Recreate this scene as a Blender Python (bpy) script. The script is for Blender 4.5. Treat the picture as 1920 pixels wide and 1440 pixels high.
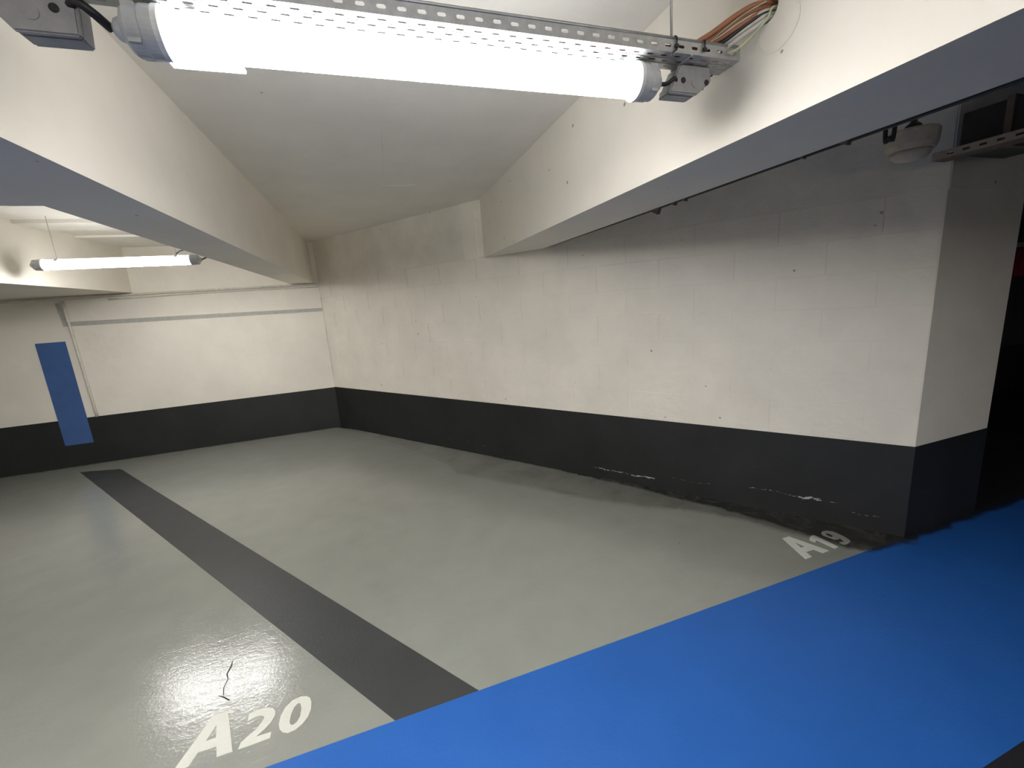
import bpy, bmesh, math, random
from mathutils import Vector, Matrix
random.seed(7)
scene = bpy.context.scene
COL = scene.collection
for o in list(bpy.data.objects):
    bpy.data.objects.remove(o)

# ------------------------------------------------------------------ camera
FPX = 778.65                       # focal length in pixels of the 1920x1440 frame
EYE = Vector((0.0, 0.0, 1.6))
RIGHT = Vector((0.94605451, -0.31596094, -0.07176034))
DOWN = Vector((-0.12979927, -0.16665396, -0.97743471))
FWD = Vector((0.29687204, 0.93402095, -0.19867523))
cam_data = bpy.data.cameras.new('camera')
cam_data.sensor_fit = 'HORIZONTAL'
cam_data.sensor_width = 36.0
cam_data.lens = FPX * 36.0 / 1920.0
cam_data.clip_start = 0.02
cam = bpy.data.objects.new('camera', cam_data)
COL.objects.link(cam)
m = Matrix.Identity(4)
for i in range(3):
    m[i][0] = RIGHT[i]; m[i][1] = -DOWN[i]; m[i][2] = -FWD[i]; m[i][3] = EYE[i]
cam.matrix_world = m
scene.camera = cam

# ------------------------------------------------------------------ world, exposure, lamp strengths
world = bpy.data.worlds.new('world')
scene.world = world
world.use_nodes = True
world.node_tree.nodes['Background'].inputs[0].default_value = (0.02, 0.021, 0.024, 1)
world.node_tree.nodes['Background'].inputs[1].default_value = 0.0     # underground: no sky
vs = scene.view_settings
vs.view_transform = 'Standard'
vs.look = 'None'
vs.exposure = 0.1
vs.gamma = 1.0
vs.use_curve_mapping = False
scene.cycles.diffuse_bounces = 10
scene.cycles.max_bounces = 14
FILL_STRENGTH = 190.0              # unseen tubes added to fill the shadows
MAIN_STRENGTH = 88.0               # bright tube of this bay, and one of the added tubes
FAR_STRENGTH = 105.0
FILL_DIM_STRENGTH = 55.0  # weaker ones of the added fill tubes
TUBE_COLOR = (1.0, 0.99, 0.98)

# ------------------------------------------------------------------ layout (metres; X along the end wall, Y into the bay)
CEIL = 2.52
SOFFIT = 2.005
CX, CY = -0.625, 6.212             # corner of end wall and block wall
UX, UY = 0.598, -0.801             # direction of the block wall, from the corner towards the aisle
NX, NY = -0.801, -0.598            # its normal, facing the bay
ULEN = 5.92
PX0, PX1, PY = 2.917, 3.614, 1.469 # pillar face
BAND = 0.58

def wallpt(u, v, z):               # u along block wall, v out of it
    return Vector((CX + UX * u + NX * v, CY + UY * u + NY * v, z))

def floor_px(x, y, z=0.0):         # a point of the floor from its direction
    d = RIGHT * (x - 960) + DOWN * (y - 720) + FWD * FPX
    t = (z - EYE.z) / d.z
    return EYE + d * t

# ------------------------------------------------------------------ materials
def nodes_of(name):
    mt = bpy.data.materials.new(name)
    mt.use_nodes = True
    nt = mt.node_tree
    return mt, nt, nt.nodes['Principled BSDF']

def mk(nt, kind, **kw):
    n = nt.nodes.new(kind)
    for k, v in kw.items():
        setattr(n, k, v)
    return n

def link(nt, a, b):
    nt.links.new(a, b)

def math_node(nt, op, a, b=None, c=None, clamp=False):
    n = mk(nt, 'ShaderNodeMath', operation=op)
    n.use_clamp = clamp
    for i, s in enumerate((a, b, c)):
        if s is None:
            continue
        if isinstance(s, (int, float)):
            n.inputs[i].default_value = s
        else:
            link(nt, s, n.inputs[i])
    return n.outputs[0]

def noise(nt, scale, detail=4.0, rough=0.55, vec=None, dist=0.0):
    n = mk(nt, 'ShaderNodeTexNoise')
    n.inputs['Scale'].default_value = scale
    n.inputs['Detail'].default_value = detail
    n.inputs['Roughness'].default_value = rough
    n.inputs['Distortion'].default_value = dist
    if vec is not None:
        link(nt, vec, n.inputs['Vector'])
    return n.outputs['Fac']

def ramp(nt, fac, stops, interp='LINEAR'):
    n = mk(nt, 'ShaderNodeValToRGB')
    cr = n.color_ramp
    cr.interpolation = interp
    while len(cr.elements) < len(stops):
        cr.elements.new(0.5)
    for e, (p, c) in zip(cr.elements, stops):
        e.position = p
        e.color = c if isinstance(c, tuple) else (c, c, c, 1)
    link(nt, fac, n.inputs[0])
    return n.outputs[0]

def mixc(nt, fac, a, b):
    n = mk(nt, 'ShaderNodeMix', data_type='RGBA')
    for s, v in ((n.inputs[0], fac), (n.inputs[6], a), (n.inputs[7], b)):
        if isinstance(v, (int, float)):
            s.default_value = v
        elif isinstance(v, tuple):
            s.default_value = v if len(v) == 4 else v + (1,)
        else:
            link(nt, v, s)
    return n.outputs[2]

def position(nt):
    return mk(nt, 'ShaderNodeNewGeometry').outputs['Position']

def scaled(nt, vec, s):
    n = mk(nt, 'ShaderNodeMapping')
    n.inputs['Scale'].default_value = s
    link(nt, vec, n.inputs[0])
    return n.outputs[0]

def bump(nt, height, strength, dist, bsdf, prev=None):
    n = mk(nt, 'ShaderNodeBump')
    n.inputs['Strength'].default_value = strength
    n.inputs['Distance'].default_value = dist
    link(nt, height, n.inputs['Height'])
    if prev is not None:
        link(nt, prev, n.inputs['Normal'])
    link(nt, n.outputs[0], bsdf.inputs['Normal'])
    return n.outputs[0]

def dot_offset(nt, vec, d, off):
    n = mk(nt, 'ShaderNodeVectorMath', operation='DOT_PRODUCT')
    link(nt, vec, n.inputs[0])
    n.inputs[1].default_value = d
    return math_node(nt, 'ADD', n.outputs['Value'], off)

def painted_concrete(name, c, rough=0.6, vary=0.06, specks=0.0, coarse=0.35, fine=0.25):
    mt, nt, b = nodes_of(name)
    p = position(nt)
    v = noise(nt, 2.2, 5, 0.6, p)
    dark = tuple(x * (1 - vary * 1.6) for x in c)
    lite = tuple(min(1, x * (1 + vary)) for x in c)
    base = ramp(nt, v, [(0.3, dark + (1,)), (0.7, lite + (1,))])
    if specks > 0:
        vo = mk(nt, 'ShaderNodeTexVoronoi')
        vo.inputs['Scale'].default_value = 13.0
        link(nt, p, vo.inputs['Vector'])
        sep = mk(nt, 'ShaderNodeSeparateColor')
        link(nt, vo.outputs['Color'], sep.inputs[0])
        size = math_node(nt, 'MULTIPLY', math_node(nt, 'POWER', sep.outputs[0], 2.0), 0.12)
        near = math_node(nt, 'LESS_THAN', vo.outputs['Distance'], size)
        some = math_node(nt, 'GREATER_THAN', sep.outputs[1], 1 - specks)
        base = mixc(nt, math_node(nt, 'MULTIPLY', math_node(nt, 'MULTIPLY', near, some), 0.7), base, (0.14, 0.12, 0.10))
    link(nt, base, b.inputs['Base Color'])
    b.inputs['Roughness'].default_value = rough
    n1 = bump(nt, noise(nt, 7, 3, 0.5, p), coarse, 0.02, b)
    bump(nt, noise(nt, 160, 3, 0.6, p), fine, 0.0015, b, n1)
    return mt

def floor_paint(name, c, c2, rough, spec, stain=True, gloss_bump=0.5, strength=1.0):
    """Floor paint; water seeping from the block wall has left a dark stain of its own shape."""
    mt, nt, b = nodes_of(name)
    p = position(nt)
    n_big = noise(nt, 1.3, 5, 0.6, p, 0.4)
    n_mid = noise(nt, 5.0, 3, 0.5, p)
    mixv = math_node(nt, 'MULTIPLY_ADD', n_mid, 0.45, math_node(nt, 'MULTIPLY', n_big, 0.55))
    base = ramp(nt, mixv, [(0.25, c2 + (1,)), (0.75, c + (1,))])
    stroke = math_node(nt, 'MULTIPLY', math_node(nt, 'SUBTRACT', noise(nt, 3.0, 6, 0.7, scaled(nt, p, (0.7, 3.2, 1.0)), 0.7), 0.56), 3.0, clamp=True)
    base = mixc(nt, math_node(nt, 'MULTIPLY', stroke, 0.22), base, tuple(x * 0.55 for x in c))
    vo = mk(nt, 'ShaderNodeTexVoronoi')
    vo.inputs['Scale'].default_value = 5.0
    link(nt, p, vo.inputs['Vector'])
    sep = mk(nt, 'ShaderNodeSeparateColor')
    link(nt, vo.outputs['Color'], sep.inputs[0])
    chip = math_node(nt, 'MULTIPLY', math_node(nt, 'LESS_THAN', vo.outputs['Distance'], 0.03), math_node(nt, 'GREATER_THAN', sep.outputs[1], 0.6))
    base = mixc(nt, math_node(nt, 'MULTIPLY', chip, 0.5), base, tuple(x * 0.3 for x in c))
    rgh = math_node(nt, 'MULTIPLY_ADD', n_mid, 0.14, rough - 0.07)
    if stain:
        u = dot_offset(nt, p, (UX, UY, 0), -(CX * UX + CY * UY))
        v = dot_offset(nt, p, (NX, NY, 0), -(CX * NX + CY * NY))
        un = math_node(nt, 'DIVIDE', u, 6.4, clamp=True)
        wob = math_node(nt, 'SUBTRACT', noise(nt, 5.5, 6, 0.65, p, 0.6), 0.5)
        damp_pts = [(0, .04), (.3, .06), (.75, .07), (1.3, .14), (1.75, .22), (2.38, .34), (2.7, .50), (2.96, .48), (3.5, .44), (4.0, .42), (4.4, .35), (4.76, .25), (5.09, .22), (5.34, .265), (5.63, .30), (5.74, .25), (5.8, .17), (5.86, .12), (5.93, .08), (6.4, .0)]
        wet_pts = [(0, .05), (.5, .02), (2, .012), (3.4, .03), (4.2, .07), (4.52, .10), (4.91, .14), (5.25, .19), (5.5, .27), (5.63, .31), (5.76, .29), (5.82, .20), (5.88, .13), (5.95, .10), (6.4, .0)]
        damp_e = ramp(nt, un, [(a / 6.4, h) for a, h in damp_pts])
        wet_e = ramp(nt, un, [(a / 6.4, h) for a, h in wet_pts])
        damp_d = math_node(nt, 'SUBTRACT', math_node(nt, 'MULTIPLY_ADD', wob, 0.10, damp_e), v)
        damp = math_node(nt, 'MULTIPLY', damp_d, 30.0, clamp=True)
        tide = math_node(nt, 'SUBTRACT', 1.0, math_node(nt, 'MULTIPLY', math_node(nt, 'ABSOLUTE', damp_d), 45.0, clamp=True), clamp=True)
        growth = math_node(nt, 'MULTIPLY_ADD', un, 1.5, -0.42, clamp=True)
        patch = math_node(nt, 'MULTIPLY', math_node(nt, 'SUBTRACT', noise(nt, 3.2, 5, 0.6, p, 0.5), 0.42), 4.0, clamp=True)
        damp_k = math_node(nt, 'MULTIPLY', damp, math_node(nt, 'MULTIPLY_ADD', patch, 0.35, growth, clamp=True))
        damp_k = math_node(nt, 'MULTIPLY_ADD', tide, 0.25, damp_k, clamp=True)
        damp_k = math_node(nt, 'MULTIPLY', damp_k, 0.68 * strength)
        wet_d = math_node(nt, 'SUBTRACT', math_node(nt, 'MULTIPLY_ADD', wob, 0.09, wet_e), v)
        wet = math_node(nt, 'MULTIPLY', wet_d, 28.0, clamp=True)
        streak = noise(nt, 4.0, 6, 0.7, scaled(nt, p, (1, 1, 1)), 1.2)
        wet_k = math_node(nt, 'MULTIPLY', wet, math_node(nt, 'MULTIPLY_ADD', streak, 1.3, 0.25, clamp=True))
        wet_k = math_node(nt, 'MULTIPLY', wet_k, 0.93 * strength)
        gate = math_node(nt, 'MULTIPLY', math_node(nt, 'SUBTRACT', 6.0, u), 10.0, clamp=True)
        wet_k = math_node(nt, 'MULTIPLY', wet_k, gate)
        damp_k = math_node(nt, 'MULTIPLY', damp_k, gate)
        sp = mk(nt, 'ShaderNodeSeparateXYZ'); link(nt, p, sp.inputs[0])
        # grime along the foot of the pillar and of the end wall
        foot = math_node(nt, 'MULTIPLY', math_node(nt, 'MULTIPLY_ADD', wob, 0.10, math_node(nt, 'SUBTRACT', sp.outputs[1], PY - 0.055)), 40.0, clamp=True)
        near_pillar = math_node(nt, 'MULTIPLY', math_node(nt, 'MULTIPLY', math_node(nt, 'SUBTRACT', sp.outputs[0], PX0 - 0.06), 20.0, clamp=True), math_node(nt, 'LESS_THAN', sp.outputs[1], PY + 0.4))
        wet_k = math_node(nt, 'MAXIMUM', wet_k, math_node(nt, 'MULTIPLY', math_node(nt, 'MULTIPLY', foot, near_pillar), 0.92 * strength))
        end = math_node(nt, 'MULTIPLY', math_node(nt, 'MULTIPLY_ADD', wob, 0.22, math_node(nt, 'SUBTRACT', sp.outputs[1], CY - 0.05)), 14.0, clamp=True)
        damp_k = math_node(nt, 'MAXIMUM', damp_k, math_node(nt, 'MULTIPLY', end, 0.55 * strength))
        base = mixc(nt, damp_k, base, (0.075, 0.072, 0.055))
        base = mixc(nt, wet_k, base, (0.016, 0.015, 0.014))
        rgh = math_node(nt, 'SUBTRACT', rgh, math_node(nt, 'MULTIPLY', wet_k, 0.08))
    link(nt, base, b.inputs['Base Color'])
    link(nt, rgh, b.inputs['Roughness'])
    b.inputs['Specular IOR Level'].default_value = spec
    trowel = noise(nt, 9, 4, 0.6, scaled(nt, p, (1.0, 2.6, 1.0)), 0.8)
    n1 = bump(nt, trowel, gloss_bump * 0.25, 0.008, b)
    bump(nt, noise(nt, 75, 3, 0.6, p), gloss_bump * 0.85, 0.0016, b, n1)
    return mt

def plain(name, c, rough=0.5, metal=0.0, vary=0.12, scale=30.0, spec=0.5):
    mt, nt, b = nodes_of(name)
    v = noise(nt, scale, 4, 0.6, position(nt))
    base = ramp(nt, v, [(0.3, tuple(x * (1 - vary) for x in c) + (1,)), (0.7, tuple(min(1, x * (1 + vary)) for x in c) + (1,))])
    link(nt, base, b.inputs['Base Color'])
    b.inputs['Roughness'].default_value = rough
    b.inputs['Metallic'].default_value = metal
    b.inputs['Specular IOR Level'].default_value = spec
    return mt

def band_material():
    """Black dado paint with chalky salt crust near the floor where water seeps out."""
    mt, nt, b = nodes_of('black_dado_paint')
    p = position(nt)
    base = ramp(nt, noise(nt, 3, 5, 0.6, p), [(0.3, (0.013, 0.0135, 0.014, 1)), (0.75, (0.021, 0.022, 0.0225, 1))])
    u = dot_offset(nt, p, (UX, UY, 0), -(CX * UX + CY * UY))
    v = dot_offset(nt, p, (NX, NY, 0), -(CX * NX + CY * NY))
    sp = mk(nt, 'ShaderNodeSeparateXYZ'); link(nt, p, sp.inputs[0])
    z = sp.outputs[2]
    zw = math_node(nt, 'MULTIPLY_ADD', math_node(nt, 'SUBTRACT', noise(nt, 7, 4, 0.6, p), 0.5), 0.06, z)
    onwall = math_node(nt, 'LESS_THAN', math_node(nt, 'ABSOLUTE', v), 0.03)
    fine = noise(nt, 38, 6, 0.75, scaled(nt, p, (1, 1, 2.5)), 0.3)
    total = None
    for u0, u1, zc, zh, thr in ((3.80, 4.42, 0.085, 0.022, 0.46), (4.18, 4.44, 0.080, 0.024, 0.40), (5.00, 5.66, 0.150, 0.012, 0.46), (5.36, 5.52, 0.146, 0.034, 0.40), (2.45, 2.95, 0.105, 0.016, 0.52), (1.8, 2.5, 0.11, 0.016, 0.55), (4.5, 4.9, 0.12, 0.012, 0.50), (5.64, 5.82, 0.10, 0.014, 0.48)):
        un = math_node(nt, 'SUBTRACT', 1.0, math_node(nt, 'ABSOLUTE', math_node(nt, 'DIVIDE', math_node(nt, 'SUBTRACT', u, (u0 + u1) / 2), (u1 - u0) / 2)))
        zn = math_node(nt, 'SUBTRACT', 1.0, math_node(nt, 'ABSOLUTE', math_node(nt, 'DIVIDE', math_node(nt, 'SUBTRACT', zw, zc), zh)))
        box = math_node(nt, 'MULTIPLY', math_node(nt, 'MULTIPLY', un, 4.0, clamp=True), math_node(nt, 'MULTIPLY', zn, 1.0, clamp=True))
        k = math_node(nt, 'MULTIPLY', math_node(nt, 'SUBTRACT', math_node(nt, 'MULTIPLY_ADD', box, 0.5, fine), thr + 0.5), 9.0, clamp=True)
        total = k if total is None else math_node(nt, 'MAXIMUM', total, k)
    base = mixc(nt, math_node(nt, 'MULTIPLY', math_node(nt, 'MULTIPLY', total, onwall), 0.8), base, (0.55, 0.55, 0.53))
    scuff = math_node(nt, 'MULTIPLY', math_node(nt, 'SUBTRACT', noise(nt, 14, 5, 0.7, scaled(nt, p, (0.6, 0.6, 6))), 0.62), 5.0, clamp=True)
    base = mixc(nt, math_node(nt, 'MULTIPLY', scuff, 0.22), base, (0.12, 0.12, 0.12))
    link(nt, base, b.inputs['Base Color'])
    b.inputs['Roughness'].default_value = 0.55
    b.inputs['Specular IOR Level'].default_value = 0.35
    bump(nt, noise(nt, 60, 4, 0.6, p), 0.3, 0.003, b)
    return mt

def emissive(name, c, s, up=0.25):
    """Opal tube with the LED board facing down: the underside gives most of the light."""
    mt, nt, b = nodes_of(name)
    sp = mk(nt, 'ShaderNodeSeparateXYZ')
    link(nt, mk(nt, 'ShaderNodeNewGeometry').outputs['Normal'], sp.inputs[0])
    down = math_node(nt, 'MULTIPLY', sp.outputs[2], -1.0, clamp=True)
    link(nt, math_node(nt, 'MULTIPLY_ADD', down, s * (1 - up), s * up), b.inputs['Emission Strength'])
    b.inputs['Base Color'].default_value = (0.9, 0.9, 0.9, 1)
    b.inputs['Emission Color'].default_value = c + (1,)
    return mt

CREAM = (0.80, 0.755, 0.665)
M = {}
M['wall'] = painted_concrete('cream_wall_paint', CREAM, 0.65, 0.045, 0.10, 0.25, 0.3)
M['block'] = painted_concrete('cream_block_paint', CREAM, 0.65, 0.05, 0.30, 0.8, 0.8)
M['beam'] = painted_concrete('cream_beam_paint', CREAM, 0.6, 0.035, 0.30, 0.12, 0.2)
M['ceiling'] = painted_concrete('cream_ceiling_paint', (0.79, 0.76, 0.69), 0.65, 0.04, 0.05, 0.15, 0.2)
M['floor'] = floor_paint('grey_floor_paint', (0.305, 0.313, 0.280), (0.255, 0.262, 0.236), 0.125, 0.6)
M['stripe'] = floor_paint('charcoal_floor_paint', (0.052, 0.054, 0.055), (0.043, 0.045, 0.046), 0.45, 0.4, stain=False)
M['blue'] = floor_paint('blue_floor_paint', (0.020, 0.125, 0.46), (0.016, 0.105, 0.40), 0.48, 0.4)
M['aisle'] = floor_paint('dark_aisle_and_shade', (0.020, 0.020, 0.024), (0.014, 0.014, 0.017), 0.6, 0.3, stain=False)  # aisle paint, also used for the shade painted behind the pillar
M['white_mark'] = floor_paint('white_marking_paint', (0.72, 0.73, 0.66), (0.62, 0.62, 0.55), 0.45, 0.4, strength=0.5)
M['band'] = band_material()
M['dark_wall'] = painted_concrete('gloom_wall_colour', (0.05, 0.052, 0.06), 0.7, 0.1)  # darkness of the unlit side bay put into the wall colour
M['wall_blue'] = plain('blue_wall_paint', (0.046, 0.110, 0.29), 0.5, 0, 0.08, 8)
M['pvc'] = plain('cream_pvc', (0.62, 0.59, 0.52), 0.45)
M['grey_strip'] = plain('grey_strip_paint', (0.42, 0.41, 0.37), 0.6)
M['patch'] = painted_concrete('plaster_patch', (0.78, 0.735, 0.645), 0.75, 0.08, 0.2, 0.8, 0.8)
M['tube'] = emissive('fill_diffuser', TUBE_COLOR, FILL_STRENGTH)
M['tube_main'] = emissive('lit_diffuser_main', TUBE_COLOR, MAIN_STRENGTH, 0.20)
M['tube_far'] = emissive('lit_diffuser_far', TUBE_COLOR, FAR_STRENGTH, 0.09)
M['fill_dim'] = emissive('fill_diffuser_dim', TUBE_COLOR, FILL_DIM_STRENGTH)
M['cap'] = plain('pale_grey_cap_plastic', (0.50, 0.52, 0.54), 0.35)
M['ring'] = plain('white_ring_plastic', (0.72, 0.73, 0.73), 0.35)
M['clip'] = plain('clip_plastic', (0.62, 0.64, 0.66), 0.4)
M['box'] = plain('grey_box_plastic', (0.33, 0.33, 0.34), 0.5)
M['black'] = plain('black_plastic', (0.015, 0.015, 0.016), 0.45)
M['zinc'] = plain('galvanised_steel', (0.50, 0.51, 0.52), 0.42, 0.75, 0.15, 40)
M['rod'] = plain('zinc_rod', (0.45, 0.45, 0.44), 0.5, 0.4)
M['orange'] = plain('brown_orange_cable', (0.36, 0.15, 0.075), 0.55)
M['white_cable'] = plain('white_cable', (0.62, 0.60, 0.54), 0.5)
M['green_cable'] = plain('pale_green_cable', (0.50, 0.55, 0.36), 0.5)
M['dome'] = plain('ivory_fitting_plastic', (0.50, 0.44, 0.36), 0.5)
M['rust'] = plain('brown_steel', (0.16, 0.12, 0.10), 0.6, 0.2)
M['dim_steel'] = plain('dull_brown_steel', (0.30, 0.25, 0.215), 0.6, 0.1)
M['red'] = plain('red_paint', (0.30, 0.015, 0.03), 0.4)
M['crack'] = plain('dark_crack', (0.02, 0.018, 0.015), 0.9)

# ------------------------------------------------------------------ mesh helpers
def obj(name, bm_or_mesh, mat, parent=None, smooth=False):
    if isinstance(bm_or_mesh, bmesh.types.BMesh):
        bm = bm_or_mesh
        bmesh.ops.recalc_face_normals(bm, faces=bm.faces[:])
        me = bpy.data.meshes.new(name)
        bm.to_mesh(me); bm.free()
    else:
        me = bm_or_mesh
    if smooth:
        for p in me.polygons:
            p.use_smooth = True
    if not me.materials:
        me.materials.append(M[mat] if isinstance(mat, str) else mat)
    o = bpy.data.objects.new(name, me)
    COL.objects.link(o)
    if parent is not None:
        o.parent = parent
        o.matrix_parent_inverse = Matrix.Translation(parent.location).inverted() if parent.type == 'EMPTY' else Matrix.Identity(4)
    return o

def tag(o, label=None, cat=None, group=None, kind=None):
    if label: o['label'] = label
    if cat: o['category'] = cat
    if group: o['group'] = group
    if kind: o['kind'] = kind
    return o

def thing(name, label, cat, loc=(0, 0, 0), group=None):
    o = bpy.data.objects.new(name, None)
    o.empty_display_size = 0.05
    COL.objects.link(o)
    o.location = loc
    return tag(o, label, cat, group)

def box(bm, x0, x1, y0, y1, z0, z1, bevel=0.0):
    vs_ = [bm.verts.new((x, y, z)) for z in (z0, z1) for y in (y0, y1) for x in (x0, x1)]
    fs = [bm.faces.new([vs_[i] for i in f]) for f in ((0, 2, 3, 1), (4, 5, 7, 6), (0, 1, 5, 4), (2, 6, 7, 3), (0, 4, 6, 2), (1, 3, 7, 5))]
    if bevel > 0:
        es = list({e for f in fs for e in f.edges})
        bmesh.ops.bevel(bm, geom=es, offset=bevel, segments=2, affect='EDGES', profile=0.6)
    return bm

def boxo(name, mat, b, parent=None, bevel=0.0):
    return obj(name, box(bmesh.new(), *b, bevel), mat, parent)

def prism(bm, poly, z0, z1):
    lo = [bm.verts.new((x, y, z0)) for x, y in poly]
    hi = [bm.verts.new((x, y, z1)) for x, y in poly]
    bm.faces.new(lo[::-1]); bm.faces.new(hi)
    n = len(poly)
    for i in range(n):
        bm.faces.new((lo[i], lo[(i + 1) % n], hi[(i + 1) % n], hi[i]))
    return bm

def extrude_poly(bm, pts, offset):      # pts: 3D planar loop, offset: Vector
    a = [bm.verts.new(p) for p in pts]
    b = [bm.verts.new(Vector(p) + offset) for p in pts]
    bm.faces.new(a); bm.faces.new(b[::-1])
    n = len(pts)
    for i in range(n):
        bm.faces.new((a[i], b[i], b[(i + 1) % n], a[(i + 1) % n]))
    return bm

def smooth_path(pts, k=6):
    pts = [Vector(p) for p in pts]
    if len(pts) < 3:
        return pts
    q = [pts[0] * 2 - pts[1]] + pts + [pts[-1] * 2 - pts[-2]]
    out = []
    for i in range(1, len(q) - 2):
        p0, p1, p2, p3 = q[i - 1], q[i], q[i + 1], q[i + 2]
        for j in range(k):
            t = j / k
            out.append(0.5 * ((2 * p1) + (p2 - p0) * t + (2 * p0 - 5 * p1 + 4 * p2 - p3) * t * t + (3 * p1 - p0 - 3 * p2 + p3) * t ** 3))
    out.append(pts[-1])
    return out

def tube(bm, pts, r, n=8, k=6):
    path = smooth_path(pts, k)
    rings = []
    up = Vector((0, 0, 1))
    for i, p in enumerate(path):
        d = (path[min(i + 1, len(path) - 1)] - path[max(i - 1, 0)]).normalized()
        ref = up if abs(d.z) < 0.95 else Vector((1, 0, 0))
        s = d.cross(ref).normalized(); t = s.cross(d)
        rings.append([bm.verts.new(p + (s * math.cos(a) + t * math.sin(a)) * r) for a in [2 * math.pi * j / n for j in range(n)]])
    for a, b in zip(rings, rings[1:]):
        for j in range(n):
            bm.faces.new((a[j], a[(j + 1) % n], b[(j + 1) % n], b[j]))
    bm.faces.new(rings[0][::-1]); bm.faces.new(rings[-1])
    return bm

def lathe_x(bm, prof, c, n=32):         # revolve (x, r) profile about the X axis through c
    rings = []
    for x, r in prof:
        rings.append([bm.verts.new((c[0] + x, c[1] + r * math.cos(2 * math.pi * j / n), c[2] + r * math.sin(2 * math.pi * j / n))) for j in range(n)])
    for a, b in zip(rings, rings[1:]):
        for j in range(n):
            bm.faces.new((a[j], a[(j + 1) % n], b[(j + 1) % n], b[j]))
    bm.faces.new(rings[0][::-1]); bm.faces.new(rings[-1])
    return bm

def lathe_z(bm, prof, c, n=32):
    rings = []
    for z, r in prof:
        rings.append([bm.verts.new((c[0] + r * math.cos(2 * math.pi * j / n), c[1] + r * math.sin(2 * math.pi * j / n), c[2] + z)) for j in range(n)])
    for a, b in zip(rings, rings[1:]):
        for j in range(n):
            bm.faces.new((a[j], a[(j + 1) % n], b[(j + 1) % n], b[j]))
    bm.faces.new(rings[0][::-1]); bm.faces.new(rings[-1])
    return bm

def perforated(bm, o, eu, ev, L, W, rows, slot_w, pitch=0.042, slot_l=0.019, phase=0.01):
    """A sheet with rounded-end slots cut through it."""
    o, eu, ev = Vector(o), Vector(eu), Vector(ev)
    P = lambda u, v: bm.verts.new(o + eu * u + ev * v)
    def quad(u0, u1, v0, v1):
        if u1 - u0 > 1e-6 and v1 - v0 > 1e-6:
            bm.faces.new((P(u0, v0), P(u1, v0), P(u1, v1), P(u0, v1)))
    v = 0.0
    for i, c in enumerate(rows):
        a, b = c - slot_w / 2, c + slot_w / 2
        quad(0, L, v, a)
        u = 0.0
        s = phase + (pitch / 2 if i % 2 else 0)
        while s + slot_l < L:
            quad(u, s, a, b)
            q = slot_w * 0.32
            for (uu, vv, du_, dv_) in ((s, a, q, q), (s + slot_l, a, -q, q), (s, b, q, -q), (s + slot_l, b, -q, -q)):
                bm.faces.new((P(uu, vv), P(uu + du_, vv), P(uu, vv + dv_)))
            u = s + slot_l
            s += pitch
        quad(u, L, a, b)
        v = b
    quad(0, L, v, W)
    return bm

def solid(o, t):
    md = o.modifiers.new('thickness', 'SOLIDIFY')
    md.thickness = t
    md.offset = 0
    return o

# ------------------------------------------------------------------ the setting
XL, XR, YF = -8.0, 9.0, -5.0
floor = tag(boxo('floor', 'floor', (XL - .2, XR + .2, YF - .2, 6.6, -0.2, 0.0)), 'grey painted concrete floor of the parking bays', kind='structure')
ceiling = tag(boxo('ceiling', 'ceiling', (XL - .2, XR + .2, YF - .2, 6.6, CEIL, CEIL + 0.2)), 'cream painted concrete slab between the beams', kind='structure')
wall_back = tag(boxo('wall_back', 'wall', (XL, CX, CY, CY + 0.25, 0, CEIL)), 'cream end wall of the bays with a blue painted mark', kind='structure')
wall_left = tag(boxo('wall_left', 'wall', (XL - .2, XL, YF, CY + .25, 0, CEIL)), 'cream wall at the far left end of the garage', kind='structure')
wall_front = tag(boxo('wall_front', 'wall', (XL, XR, YF - .2, YF, 0, CEIL)), 'cream wall on the other side of the aisle', kind='structure')
wall_far = tag(boxo('wall_far', 'dark_wall', (XR, XR + .2, YF, 3.0, 0, CEIL)), 'wall closing the aisle on the right, coloured dark for gloom', kind='structure')
wall_side = tag(boxo('wall_side', 'dark_wall', (PX1, XR, 3.0, 3.2, 0, CEIL)), 'wall far behind the pillar, coloured dark for gloom', kind='structure')

REC = 0.0040                            # mortar joints lie this far behind the block faces
core = [(CX - NX * REC - UX * .0, CY - NY * REC), (PX0 - NX * REC, PY + .001), (PX1, PY), (PX1, 6.5), (CX, 6.5)]
wall_right = tag(obj('wall_right', prism(bmesh.new(), core, 0, CEIL), 'wall'), 'cream painted blockwork wall running at an angle to the pillar', kind='structure')

# blocks: 20 cm courses, 49 cm long, each laid as a piece of its own
PITCH, COURSE, GAP = 0.4925, 0.2, 0.0045
def block_mesh(length, h):
    bm = bmesh.new()
    box(bm, 0, length, 0, 0.018, 0, h, 0.0018)
    for v in bm.verts:
        u, w, z = v.co
        v.co = Vector((UX * u - NX * w, UY * u - NY * w, z))
    bmesh.ops.recalc_face_normals(bm, faces=bm.faces[:])
    me = bpy.data.meshes.new('block'); bm.to_mesh(me); bm.free()
    me.materials.append(M['block'])
    return me
cache = {}
for row in range(2, 10):
    z0 = 0.01 + row * COURSE
    z1 = min(z0 + COURSE, 2.012)
    if z1 - z0 < 0.05: continue
    off = 0.262 if row % 2 else 0.018
    u = off - PITCH
    while u < ULEN:
        a, b = max(u, 0.0), min(u + PITCH, ULEN)
        if b - a > 0.04:
            key = (round(b - a, 3), round(z1 - z0, 3))
            if key not in cache:
                cache[key] = block_mesh(b - a - GAP, z1 - z0 - GAP)
            o = bpy.data.objects.new('block', cache[key]); COL.objects.link(o)
            o.location = wallpt(a + GAP / 2, random.uniform(-0.0012, 0.0008), z0 + GAP / 2)
            o.parent = wall_right
        u += PITCH
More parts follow.
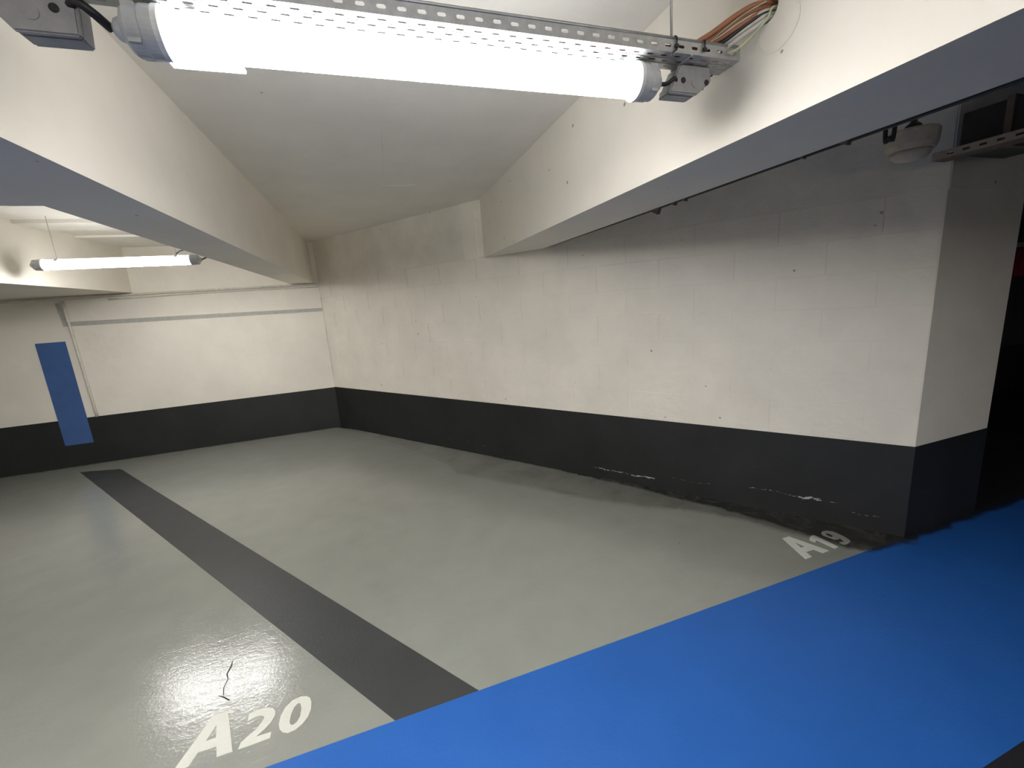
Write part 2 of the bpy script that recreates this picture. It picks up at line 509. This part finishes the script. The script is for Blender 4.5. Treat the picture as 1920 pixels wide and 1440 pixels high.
# concrete ring beam over the blockwork, cast in one piece
bm = bmesh.new()
extrude_poly(bm, [wallpt(0, -0.01, 2.016), wallpt(ULEN, -0.01, 2.016), wallpt(ULEN, -0.01, CEIL), wallpt(0, -0.01, CEIL)], Vector((NX, NY, 0)) * 0.013)
obj('ring_beam', bm, 'patch', wall_right)
# plaster patches where the beams are let into the walls
bm = bmesh.new()
extrude_poly(bm, [wallpt(2.60, -0.005, 2.0), wallpt(2.765, -0.005, 2.0), wallpt(2.765, -0.005, CEIL), wallpt(2.60, -0.005, CEIL)], Vector((NX, NY, 0)) * 0.016)
obj('plaster_patch', bm, 'wall', wall_right)
boxo('plaster_patch', 'patch', (-0.682, CX, CY - 0.008, CY + 0.01, 2.01, CEIL), wall_back)
# block wall meets the pillar: header over the opening beside it
tag(boxo('trim_1', 'beam', (PX0 + .004, XR, PY - .006, PY - .0005, 2.0, CEIL)), 'low concrete header across the top of the pillar', kind='structure')

# black dado
t = 0.003
bm = bmesh.new()
a0 = [wallpt(0.0, 0, 0), wallpt(ULEN, 0, 0)]
prism(bm, [(CX - NX * .001, CY - NY * .001), (PX0, PY), (PX1, PY), (PX1, PY + .5), (PX1 + t, PY + .5), (PX1 + t, PY - t), (PX0 + NX * t * .5, PY - t), (CX + NX * t, CY - t)], 0, BAND + 0.004)
tag(obj('baseboard_right', bm, 'band'), 'black painted dado band along the block wall and pillar', kind='structure')
tag(boxo('baseboard_back', 'band', (XL, CX, CY - t, CY + .001, 0, BAND)), 'black painted dado band along the end wall', kind='structure')
tag(boxo('baseboard_side', 'band', (PX1 + .01, XR, 3.0 - t, 3.001, 0, BAND)), 'black dado band far behind the pillar', kind='structure')
tag(boxo('baseboard_front', 'band', (XL, XR, YF - .001, YF + t, 0, BAND)), 'black dado band across the aisle', kind='structure')

# beams --------------------------------------------------------------
def beam(x0, x1, y0, y1, label, name='ceiling_beam'):
    bm = box(bmesh.new(), x0, x1, y0, y1, SOFFIT, CEIL + .01)
    return tag(obj(name, bm, 'beam'), label, kind='structure')
beam(-0.96, -0.68, YF, CY + .02, 'cream concrete beam left of the bright tube light')
beam(-5.4, -2.66, 0.2, CY + .02, 'broad low concrete soffit at the far left edge')
beam(-2.66, -0.96, 1.35, 1.83, 'short cross beam behind the left concrete beam')

# right beam, with a real cable hole cut into its left face
HY, HZ, HR, HS = 0.955, 2.285, 0.030, 0.055
BX0, BX1, BY0, BY1 = 1.07, 1.45, YF, 4.6
bm = bmesh.new()
def q4(*p): bm.faces.new([bm.verts.new(x) for x in p])
yend = lambda x: CY + (x - CX) / UX * UY + 0.02     # stops just inside the block wall
ys = [BY0, HY - HS, HY + HS, yend(BX0)]
zs = [SOFFIT, HZ - HS, HZ + HS, CEIL + .01]
for i in range(3):
    for j in range(3):
        if i == 1 and j == 1: continue
        q4((BX0, ys[i], zs[j]), (BX0, ys[i + 1], zs[j]), (BX0, ys[i + 1], zs[j + 1]), (BX0, ys[i], zs[j + 1]))
NS = 24
for k in range(NS):
    def sq(a):
        c, s = math.cos(a), math.sin(a); f = HS / max(abs(c), abs(s)); return (BX0, HY + c * f, HZ + s * f)
    def ci(a, x=BX0): return (x, HY + math.cos(a) * HR, HZ + math.sin(a) * HR)
    a, b = 2 * math.pi * k / NS, 2 * math.pi * (k + 1) / NS
    q4(sq(a), sq(b), ci(b), ci(a))
    q4(ci(a), ci(b), ci(b, BX0 + .3), ci(a, BX0 + .3))
bm.faces.new([bm.verts.new((BX0 + .3, HY + math.cos(2 * math.pi * k / NS) * HR, HZ + math.sin(2 * math.pi * k / NS) * HR)) for k in range(NS)])
q4((BX0, BY0, SOFFIT), (BX1, BY0, SOFFIT), (BX1, yend(BX1), SOFFIT), (BX0, yend(BX0), SOFFIT))
q4((BX1, BY0, SOFFIT), (BX1, yend(BX1), SOFFIT), (BX1, yend(BX1), CEIL + .01), (BX1, BY0, CEIL + .01))
q4((BX0, BY0, SOFFIT), (BX1, BY0, SOFFIT), (BX1, BY0, CEIL + .01), (BX0, BY0, CEIL + .01))
bmesh.ops.remove_doubles(bm, verts=bm.verts[:], dist=1e-5)
beam_r = tag(obj('ceiling_beam', bm, 'beam'), 'cream concrete beam on the right with cables entering its face', kind='structure')
# ring of filler left round the cable hole
bm = bmesh.new()
RN = 40
ro, ri = [], []
for k in range(RN):
    a = 2 * math.pi * k / RN
    ro.append(bm.verts.new((BX0 - .001, 0.925 + .062 * math.cos(a), 2.232 + .058 * math.sin(a))))
    ri.append(bm.verts.new((BX0 - .001, 0.925 + .054 * math.cos(a), 2.232 + .050 * math.sin(a))))
for k in range(RN):
    if 2 < k < 16: continue
    bm.faces.new((ro[k], ro[(k + 1) % RN], ri[(k + 1) % RN], ri[k]))
solid(obj('filler_ring', bm, 'patch', beam_r), 0.001)

# shallow downstands on the slab of the next bay
for y0, y1, dz, x0 in ((4.62, 4.97, 0.03, -2.66), (5.40, 5.86, 0.02, -2.66)):
    boxo('slab_downstand', 'ceiling', (x0, -0.96, y0, y1, CEIL - dz, CEIL + .005), ceiling)
# thin formwork line on the slab
bm = bmesh.new(); tube(bm, [(0.172, 2.52, CEIL), (0.19, 2.9, CEIL), (0.205, 3.28, CEIL)], 0.0016, 6); obj('formwork_line', bm, 'patch', ceiling)
bm = bmesh.new(); tube(bm, [(0.20, 3.52, CEIL), (0.33, 3.51, CEIL), (0.45, 3.495, CEIL)], 0.0025, 6); obj('formwork_line', bm, 'ring', ceiling)

# floor paint --------------------------------------------------------
PT = 0.0012
def flat(name, mat, poly, label, z1=PT):
    bm = prism(bmesh.new(), poly, -0.002, z1)
    return tag(obj(name, bm, mat, floor), label)
flat('blue_band', 'blue', [(XL, 0.57), (XR, 0.57), (XR, 1.462), (PX0 - .03, 1.462), (XL, 1.462)], 'blue painted band along the aisle edge')
flat('aisle_and_shade', 'aisle', [(XL, YF), (XR, YF), (XR, 0.57), (XL, 0.57)], 'dark painted driving aisle')
flat('aisle_and_shade', 'aisle', [(PX1 + .004, 1.4625), (XR, 1.4625), (XR, 3.0), (PX1 + .004, 3.0)], 'floor behind the pillar with its shade painted on')  # shade beyond the pillar put into the floor colour
flat('dividing_stripe', 'stripe', [(-3.452, 5.925), (-3.005, 5.79), (0.220, 1.462), (-0.122, 1.462)], 'charcoal stripe dividing the two parking bays')

def glyph(loops, name, parent, z1=0.0022):
    cu = bpy.data.curves.new('glyph', 'CURVE')
    cu.dimensions = '2D'; cu.fill_mode = 'BOTH'; cu.extrude = 0.0011
    for lp in loops:
        s = cu.splines.new('POLY'); s.points.add(len(lp) - 1); s.use_cyclic_u = True
        for pt, c in zip(s.points, lp):
            pt.co = (c[0], c[1], 0, 1)
    tmp = bpy.data.objects.new('glyph', cu); COL.objects.link(tmp)
    dg = bpy.context.evaluated_depsgraph_get()
    me = bpy.data.meshes.new_from_object(tmp.evaluated_get(dg))
    bpy.data.objects.remove(tmp); bpy.data.curves.remove(cu)
    for v in me.vertices: v.co.z += z1 - 0.0011
    me.materials.clear()
    return obj(name, me, 'white_mark', parent)

def letter_a(x, y):
    o = [(0, 0), (.050, 0), (.064, .046), (.126, .046), (.140, 0), (.192, 0), (.121, .2), (.068, .2)]
    i = [(.078, .086), (.112, .086), (.096, .145)]
    return [[(x + a, y + b) for a, b in o], [(x + a, y + b) for a, b in i]]

def traced(loops, ox, oy, s):       # painted outline on the floor
    out = []
    for lp in loops:
        w = [floor_px(ox + a / s, oy + b / s) for a, b in lp]
        pts = [(p.x, p.y, 0) for p in w]
        out.append([(p[0], p[1]) for p in pts])
    return out
def empty_part(name, parent, label):
    o = bpy.data.objects.new(name, None); o.empty_display_size = .05; COL.objects.link(o); o.parent = parent
    return tag(o, label)
num20 = empty_part('bay_number', floor, 'white stencilled bay number A20')
num19 = empty_part('bay_number', floor, 'white stencilled bay number A19, partly stained')
glyph(letter_a(-0.908, 1.573), 'letter', num20)
glyph(traced([[(875, 742), (905, 660), (1000, 575), (1100, 490), (1165, 405), (1190, 360), (1175, 338), (1140, 335), (1085, 350), (985, 405), (1010, 310), (1120, 262), (1230, 237), (1295, 245), (1322, 285), (1318, 335), (1270, 415), (1190, 500), (1090, 588), (1275, 528), (1258, 605)]], 310, 1290, 6.4), 'digit', num20)
glyph(traced([[(1362, 440), (1385, 340), (1440, 240), (1530, 150), (1630, 105), (1700, 102), (1738, 122), (1753, 170), (1748, 260), (1715, 345), (1650, 430), (1560, 505), (1470, 543), (1410, 535), (1372, 500)],
              [(1492, 410), (1510, 320), (1550, 230), (1595, 183), (1622, 188), (1635, 250), (1618, 345), (1580, 410), (1535, 446), (1505, 445)]], 310, 1290, 6.4), 'digit', num20)
glyph(letter_a(2.202, 1.549), 'letter', num19)
glyph(traced([[(815, 400), (818, 345), (845, 305), (890, 288), (945, 297), (1465, 548), (1380, 585), (960, 395), (955, 440), (900, 432)]], 1450, 980, 12.0), 'digit', num19)
glyph(traced([[(1078, 245), (1100, 205), (1180, 187), (1330, 203), (1480, 263), (1640, 343), (1728, 405), (1738, 432), (1700, 458), (1650, 487), (1590, 497), (1530, 478), (1478, 445), (1560, 436), (1605, 440), (1500, 352), (1465, 375), (1380, 381), (1240, 335), (1140, 298), (1095, 272)],
              [(1165, 250), (1205, 239), (1270, 255), (1350, 308), (1300, 326), (1215, 292)]], 1450, 980, 12.0), 'digit', num19)

# hairline crack in the floor paint
bm = bmesh.new()
cp = [(-0.85, 2.07), (-0.846, 2.03), (-0.852, 1.99), (-0.838, 1.955), (-0.842, 1.91), (-0.83, 1.865)]
wd = [.001, .004, .003, .002, .002, .0015]
L_ = [bm.verts.new((x - w, y, .0006)) for (x, y), w in zip(cp, wd)]
R_ = [bm.verts.new((x + w, y, .0006)) for (x, y), w in zip(cp, wd)]
for i in range(len(cp) - 1): bm.faces.new((L_[i], R_[i], R_[i + 1], L_[i + 1]))
bv = [bm.verts.new(p) for p in ((-0.858, 1.877, .0006), (-0.83, 1.862, .0006), (-0.795, 1.83, .0006), (-0.80, 1.827, .0006), (-0.832, 1.857, .0006))]
bm.faces.new(bv)
obj('floor_crack', bm, 'crack', floor)

# blue rectangle painted on the end wall
tag(boxo('blue_mark', 'wall_blue', (-3.678, -3.404, CY - .0045, CY + .001, 0.27, 1.497), wall_back), 'tall blue rectangle painted on the end wall')

# ------------------------------------------------------------------ pipes on the end wall
bm = bmesh.new(); tube(bm, [(XL + .01, CY - .016, 1.965), (-4, CY - .016, 1.972), (-2.2, CY - .016, 1.985), (-0.64, CY - .016, 1.988)], 0.014, 10)
tag(obj('conduit', bm, 'pvc', None, True), 'thicker cream conduit running along the end wall under the beams', 'pipe')
bm = bmesh.new(); tube(bm, [(-2.9, CY - .012, 1.940), (-1.7, CY - .012, 1.956), (-0.64, CY - .012, 1.950)], 0.007, 8)
tag(obj('conduit', bm, 'pvc', None, True), 'thinner cream cable just below the long conduit on the end wall', 'pipe')
bm = bmesh.new(); tube(bm, [(-3.30, CY - .014, BAND), (-3.31, CY - .014, 1.25), (-3.325, CY - .014, 1.95)], 0.014, 10)
tag(obj('conduit', bm, 'pvc', None, True), 'upright cream conduit beside the blue painted mark', 'pipe')
bm = bmesh.new()
zs_ = lambda x: 1.69 - (x + 3.34) * 0.0135
prof = [(-3.40, 1.93), (-3.365, 1.93), (-3.345, 1.715), (CX - .005, zs_(CX) + .022), (CX - .005, zs_(CX) - .022), (-3.38, 1.665)]
extrude_poly(bm, [Vector((x, CY + .001, z)) for x, z in prof], Vector((0, -.007, 0)))
tag(obj('wall_strip', bm, 'grey_strip'), 'thin grey L-shaped strip below the conduit on the end wall', 'strip')

# ------------------------------------------------------------------ tube lights
def tube_light(cx, cy, cz, lit, label, hang_top, clips, wire_x, mat='tube'):
    r = 0.040
    T = thing('tube_light', label, 'lamp', (cx, cy, cz))
    h = lit / 2
    obj('diffuser', lathe_x(bmesh.new(), [(-h, r * .97), (-h + .002, r), (h - .002, r), (h, r * .97)], (cx, cy, cz)), mat, T, True)
    for s in (-1, 1):
        pr = [(0.0, .0405), (.004, .0445), (.012, .0445), (.026, .0445), (.028, .0425), (.050, .0425), (.056, .038), (.064, .022), (.074, .018), (.080, .010)]
        pr = [(s * (h - .004 + x), q) for x, q in pr]
        c = obj('end_cap', lathe_x(bmesh.new(), pr, (cx, cy, cz), 36), 'cap', T)
        pr = [(-.010, .0412), (-.009, .0462), (.001, .0462), (.002, .0412)]
        obj('locking_ring', lathe_x(bmesh.new(), [(s * (h + x), q) for x, q in pr], (cx, cy, cz), 36), 'ring', c)
        for k in range(4):
            bm = bmesh.new()
            a = math.pi / 4 + k * math.pi / 2
            y, z = cy + math.cos(a) * .042, cz + math.sin(a) * .042
            xa, xb = sorted((cx + s * (h + .026), cx + s * (h + .047)))
            box(bm, xa, xb, y - .004, y + .004, z - .004, z + .004, .001)
            obj('grip_lug', bm, 'cap', c)
    for x in clips:
        an = [math.radians(35 + k * 5.5) for k in range(21)]         # C shaped clip gripping the tube from above
        loop = [(x, cy + .0435 * math.cos(a), cz + .0435 * math.sin(a)) for a in an]
        loop += [(x, cy + .0405 * math.cos(a), cz + .0405 * math.sin(a)) for a in reversed(an)]
        bm = extrude_poly(bmesh.new(), loop, Vector((.022, 0, 0)))
        bmesh.ops.triangulate(bm, faces=[f for f in bm.faces if len(f.verts) > 4])
        c = obj('clip', bm, 'clip', T)
        boxo('clip_foot', 'clip', (x, x + .022, cy - .010, cy + .010, cz + .0437, cz + .0465), c)
    for x in wire_x:
        bm = bmesh.new(); tube(bm, [(x, cy, cz + .05), (x, cy, hang_top)], 0.0022, 6)
        obj('suspension_wire', bm, 'rod', T)
    return T

LY, LZ, LC, LL = 1.083, 2.153, 0.222, 1.075
main = tube_light(LC, LY, LZ, LL, 'large bright tube light hanging under the cable tray', 2.2, (-0.27, 0.70), (), 'tube_main')
# strip under the tube near its left end, its lamplit brightness given as glow
boxo('retaining_strip', 'tube_main', (-0.315, -0.185, LY + .004, LY + .026, LZ - .046, LZ - .0385), main, .002)
far_l = tube_light(-1.956, 4.50, 2.146, 1.03, 'smaller looking lit tube light in the next bay', CEIL, (-2.38, -1.56), (-2.37, -1.55), 'tube_far')
bm = bmesh.new(); tube(bm, [(-1.55, 4.50, 2.200), (-1.49, 4.495, 2.227), (-1.38, 4.49, 2.210), (-1.325, 4.495, 2.170), (-1.365, 4.50, 2.146)], 0.006, 8)
obj('supply_cable', bm, 'black', far_l, True)

# fill tubes added out of view to lift the dim parts of the bay
for x, y, lab, mat in ((0.2, -0.9, 'added fill tube over the aisle close behind the viewer', 'fill_dim'), (-1.8, -0.9, 'added fill tube over the aisle behind the left beam', 'tube'),
                  (0.2, -2.9, 'added fill tube over the bay straight across the aisle', 'tube_main'), (-1.8, -2.9, 'added fill tube across the aisle, second along the row', 'tube'),
                  (-4.0, -2.9, 'added fill tube across the aisle, third along the row', 'tube'), (-1.8, 1.083, 'added fill tube beyond the left beam, in line with the bright tube', 'fill_dim')):
    tube_light(x, y, 2.16, 1.09, lab, CEIL, (x - .43, x + .39), (x - .42, x + .40), mat)

# ------------------------------------------------------------------ cable tray above the main tube
TY0, TY1, TZ = 1.022, 1.098, 2.200
TX0, TX1 = -0.675, 1.052
tray = thing('cable_tray', 'galvanised slotted cable tray above the large bright tube', 'cable tray', (0.2, 1.06, TZ))
TLn = TX1 - TX0
solid(obj('tray_base', perforated(bmesh.new(), (TX0, TY0, TZ), (1, 0, 0), (0, 1, 0), TLn, TY1 - TY0, (.016, .038, .060), .0065), 'zinc', tray), .0012)
for y in (TY0, TY1):
    fl = solid(obj('side_flange', perforated(bmesh.new(), (TX0, y, TZ), (1, 0, 0), (0, 0, 1), TLn, .031, (.0145,), .0075), 'zinc', tray), .0012)
    bm = bmesh.new(); tube(bm, [(TX0, y, TZ + .032), (TX1, y, TZ + .032)], .0035, 8); obj('rolled_edge', bm, 'zinc', fl, True)
for y in (TY0 + .027, TY0 + .049):
    bm = bmesh.new(); tube(bm, [(TX0, y, TZ - .0005), (TX1, y, TZ - .0005)], .0018, 6); obj('stiffening_rib', bm, 'zinc', tray, True)
bm = bmesh.new(); box(bm, 0.885, 0.892, TY0 - .002, TY1 + .002, TZ - .004, TZ - .0008); obj('splice_plate', bm, 'zinc', tray)
bm = bmesh.new(); lathe_z(bm, [(0, .006), (.004, .006), (.004, .003), (.010, .003)], (1.03, TY0 - .006, TZ + .010), 6); obj('bolt', bm, 'zinc', tray)

bm = bmesh.new(); tube(bm, [(0.832, 1.03, TZ - .004), (0.828, 1.03, CEIL)], 0.0035, 8)
rod = tag(obj('hanger_rod', bm, 'rod', None, True), 'thin upright rod holding the slotted tray to the slab', 'rod')

# junction boxes hanging below the tray
def junction_box(poly, y0, y1, screws, label):
    cx = sum(p[0] for p in poly) / len(poly)
    J = thing('junction_box', label, 'electrical box', (cx, (y0 + y1) / 2, poly[0][1]))
    ym = y0 + .014
    bm = extrude_poly(bmesh.new(), [Vector((x, ym, z)) for x, z in poly], Vector((0, y1 - ym, 0)))
    bmesh.ops.bevel(bm, geom=bm.edges[:], offset=.003, segments=2, affect='EDGES')
    obj('body', bm, 'box', J)
    cz = sum(p[1] for p in poly) / len(poly)
    big = [(cx + (x - cx) * 1.03, cz + (z - cz) * 1.03) for x, z in poly]
    bm = extrude_poly(bmesh.new(), [Vector((x, y0, z)) for x, z in big], Vector((0, .0135, 0)))
    bmesh.ops.bevel(bm, geom=bm.edges[:], offset=.003, segments=2, affect='EDGES')
    lid = obj('lid', bm, 'box', J)
    for x, z in screws:
        bm = bmesh.new()
        lathe_z(bm, [(-.003, .0075), (.002, .0075), (.0035, .005)], (0, 0, 0), 14)
        for v in bm.verts: v.co = Vector((x + v.co.x, y0 - v.co.z, z + v.co.y))
        obj('screw', bm, 'black', lid)
    bm = bmesh.new(); lathe_z(bm, [(-.001, .012), (.0012, .012), (.0012, .009)], (0, 0, 0), 20)
    for v in bm.verts: v.co = Vector((cx + .005 + v.co.x, y0 - v.co.z, cz - .008 + v.co.y))
    obj('knockout', bm, 'box', lid)
    return J
junction_box([(0.888, 2.197), (0.985, 2.197), (0.992, 2.163), (0.945, 2.127), (0.853, 2.127)], 1.062, 1.115, [(0.897, 2.158), (0.976, 2.158)], 'pale grey electrical box hanging at the right end of the tray')
junction_box([(-0.56, 2.199), (-0.565, 2.172), (-0.530, 2.127), (-0.440, 2.127), (-0.434, 2.199)], 1.062, 1.115, [(-0.548, 2.167), (-0.466, 2.167)], 'dark looking electrical box left of the bright tube')
bm = bmesh.new(); tube(bm, [(0.835, LY, LZ), (0.850, 1.07, 2.150), (0.868, 1.06, 2.160), (0.882, 1.075, 2.150)], .0055, 8)
tag(obj('cable', bm, 'black', None, True), 'short black cable between the tube end and the right box', 'cable')
bm = bmesh.new(); tube(bm, [(-0.395, LY, LZ), (-0.41, 1.06, 2.165), (-0.43, 1.055, 2.178), (-0.45, 1.075, 2.175)], .008, 8)
tag(obj('cable', bm, 'black', None, True), 'short black cable between the tube end and the left box', 'cable')

# cables leaving the tray into the hole in the right beam
bundle = [
    ('orange', .0060, [(0.62, 1.045, 2.212), (0.86, 1.043, 2.224), (0.930, 1.022, 2.243), (1.005, .985, 2.286), (1.06, .962, 2.303), (1.16, .957, 2.303)], 'uppermost brown cable bending up into the beam hole'),
    ('orange', .0060, [(0.62, 1.060, 2.211), (0.88, 1.055, 2.222), (0.950, 1.030, 2.242), (1.015, .990, 2.280), (1.065, .966, 2.296), (1.16, .960, 2.296)], 'second brown cable under the uppermost one into the beam hole'),
    ('orange', .0048, [(0.62, 1.072, 2.210), (0.90, 1.065, 2.219), (0.965, 1.035, 2.238), (1.025, .990, 2.268), (1.075, .965, 2.289), (1.16, .960, 2.289)], 'thin brown cable nearest the white cables'),
    ('white_cable', .0052, [(0.70, 1.080, 2.211), (0.93, 1.068, 2.218), (0.985, 1.032, 2.243), (1.035, .988, 2.273), (1.08, .960, 2.288), (1.16, .955, 2.288)], 'uppermost white cable of the bundle into the beam'),
    ('white_cable', .0052, [(0.70, 1.086, 2.208), (0.95, 1.070, 2.214), (1.000, 1.030, 2.238), (1.045, .985, 2.264), (1.085, .956, 2.279), (1.16, .952, 2.279)], 'middle white cable of the bundle into the beam'),
    ('white_cable', .0055, [(0.70, 1.090, 2.206), (0.97, 1.066, 2.211), (1.012, 1.022, 2.232), (1.050, .980, 2.254), (1.087, .951, 2.270), (1.16, .948, 2.270)], 'lowest white cable of the bundle into the beam'),
    ('green_cable', .0030, [(1.00, 1.014, 2.210), (1.02, 1.000, 2.214), (1.045, .975, 2.236), (1.064, .950, 2.262), (1.075, .940, 2.284), (1.16, .945, 2.29)], 'thin pale green cable looping up to the beam hole'),
    ('green_cable', .0014, [(0.95, 1.03, 2.235), (0.985, 1.000, 2.262), (1.02, .975, 2.284), (1.06, .95, 2.30)], 'hair-thin pale wire crossing the brown cables'),
    ('black', .0050, [(0.70, 1.065, 2.206), (0.92, 1.058, 2.214), (0.985, 1.028, 2.236), (1.035, .988, 2.266), (1.08, .960, 2.284), (1.16, .955, 2.282)], 'dark cable deep in the bundle under the brown cables'),
]
for mat, r, pts, lab in bundle:
    bm = bmesh.new(); tube(bm, pts, r, 10)
    tag(obj('cable', bm, mat, None, True), lab, 'cable', 'cables entering the beam')

# black cable ties round the tray
def cable_tie(x, tail, label):
    bm = bmesh.new()
    T_ = thing('cable_tie', label, 'cable tie', (x, TY0, TZ), 'cable ties on the tray')
    tube(bm, [(x, TY0 - .004, TZ + .012), (x, TY0 - .005, TZ + .030), (x, TY0 + .003, TZ + .0385), (x, TY0 + .012, TZ + .034)], .0022, 6)
    obj('strap', bm, 'black', T_)
    bm = bmesh.new(); box(bm, x - .005, x + .005, TY0 - .008, TY0 - .002, TZ + .009, TZ + .017, .001); obj('tie_head', bm, 'black', T_)
    if tail:
        bm = bmesh.new(); tube(bm, [(x, TY0 - .005, TZ + .011), (x - .004, TY0 - .010, TZ + .002), (x - .016, TY0 - .010, TZ - .006)], .0022, 6); obj('tail', bm, 'black', T_)
cable_tie(0.838, True, 'black cable tie with a loose tail on the tray edge')
cable_tie(0.928, False, 'black cable tie where the brown cables leave the tray')
bm = bmesh.new()
T_ = thing('cable_tie', 'black cable tie dangling right of the grey box', 'cable tie', (1.005, TY1, TZ), 'cable ties on the tray')
tube(bm, [(1.03, TY1, TZ - .002), (1.012, TY1 + .002, TZ - .010), (1.006, TY1 + .003, TZ - .018), (1.000, TY1 + .004, TZ - .040)], .0022, 6)
obj('strap', bm, 'black', T_)
bm = bmesh.new(); box(bm, 1.004, 1.013, TY1 - .003, TY1 + .006, TZ - .020, TZ - .012, .001); obj('tie_head', bm, 'black', T_)

# ------------------------------------------------------------------ dim fittings beyond the right beam
bm = bmesh.new(); tube(bm, [(1.462, YF + .1, 2.006), (1.462, 0.2, 2.004), (1.464, 1.2, 2.006), (1.460, 2.3, 2.005), (1.458, 3.3, 2.009)], .006, 8)
tag(obj('cable', bm, 'black', None, True), 'dark cable clipped along the far lower edge of the right beam', 'cable')
# ragged concrete left along the soffit edge
for y, w, dz in ((1.96, .075, .030), (1.80, .03, .014), (1.72, .02, .012), (1.02, .035, .012), (1.15, .02, .008)):
    bm = bmesh.new()
    extrude_poly(bm, [Vector((1.452, y - w, SOFFIT + .01)), Vector((1.452, y + w * .3, SOFFIT + .01)), Vector((1.452, y - w * .2, SOFFIT - dz * .4)), Vector((1.452, y - w * .7, SOFFIT - dz))], Vector((.02, 0, 0)))
    obj('concrete_drip', bm, 'rust', beam_r)

D = thing('ceiling_fitting', 'ivory dome shaped fitting hanging in the dark beyond the right beam', 'fitting', (2.40, 1.36, 2.25))
obj('housing', lathe_z(bmesh.new(), [(.046, .030), (.044, .086), (.034, .094), (-.020, .090), (-.040, .082)], (2.40, 1.36, 2.165), 36), 'dome', D, False)
obj('lens', lathe_z(bmesh.new(), [(-.0405, .072), (-.060, .068), (-.075, .050), (-.082, .020)], (2.40, 1.36, 2.165), 36), 'dome', D, True)
bm = bmesh.new(); lathe_z(bm, [(0, .034), (.02, .028), (.035, .012), (CEIL - 2.212, .012)], (2.40, 1.36, 2.212), 16); obj('stem', bm, 'black', D)
bm = bmesh.new()
for yy in (-.016, .016):
    tube(bm, [(2.15, 1.30 + yy, CEIL), (2.15, 1.30 + yy, 2.165), (2.15, 1.30, 2.150)], .008, 8)
tag(obj('wall_hook', bm, 'black', None, True), 'black U-shaped hook hanging left of the ivory fitting', 'hook')

T2 = thing('cable_tray', 'dark slotted cable tray in the gloom at the right edge', 'cable tray', (2.62, 0.5, 2.10))
y0, y1 = -1.5, 1.395
solid(obj('tray_base', perforated(bmesh.new(), (2.62, y0, 2.10), (0, 1, 0), (1, 0, 0), y1 - y0, .10, (.03, .07), .008, .055, .026), 'rust', T2), .0015)
for x in (2.62, 2.72):
    solid(obj('side_flange', perforated(bmesh.new(), (x, y0, 2.10), (0, 1, 0), (0, 0, 1), y1 - y0, .035, (.017,), .009, .055, .026), 'dim_steel', T2), .0015)
for i in range(3):
    bm = bmesh.new(); tube(bm, [(2.645 + i * .022, y0, 2.113), (2.645 + i * .022, .6, 2.116), (2.645 + i * .022, 1.30, 2.114), (2.645 + i * .022, 1.385, 2.125 + .006 * i)], .008, 8)
    tag(obj('cable', bm, 'black', None, True), ['dark cable lying along the left side of the gloomy tray', 'dark cable along the middle of the gloomy tray', 'dark cable lying along the right side of the gloomy tray'][i], 'cable')
bm = bmesh.new(); tube(bm, [(2.67, 0.9, 2.10), (2.67, 0.9, CEIL)], .005, 8)
tag(obj('hanger_rod', bm, 'rust', None, True), 'dark rod holding the gloomy tray beyond the right beam', 'rod')

D2 = thing('dark_box', 'dark box above the gloomy tray at the right edge', 'duct', (2.92, 0.0, 2.11))  # plain black box with flanges above the tray
boxo('casing', 'black', (2.745, 3.10, -1.5, 1.36, 2.115, 2.30), D2, .004)
for y in (-.9, -.2, .5, 1.2):
    boxo('joint_flange', 'rust', (2.735, 3.11, y - .012, y + .012, 2.105, 2.31), D2)

# far behind the pillar: rail and red cabinet on the dim wall
R_ = thing('wall_cabinet', 'red cabinet glimpsed behind the pillar at the right edge', 'cabinet', (7.85, 2.93, 1.42))
boxo('body', 'red', (7.22, 8.5, 2.86, 2.999, 1.44, 1.76), R_, .01)
boxo('door', 'red', (7.30, 8.42, 2.845, 2.859, 1.49, 1.71), R_, .004)
tag(boxo('wall_rail', 'dome', (6.6, 8.9, 2.97, 2.999, 1.775, 1.83)), 'pale rail above the red cabinet behind the pillar', 'rail')
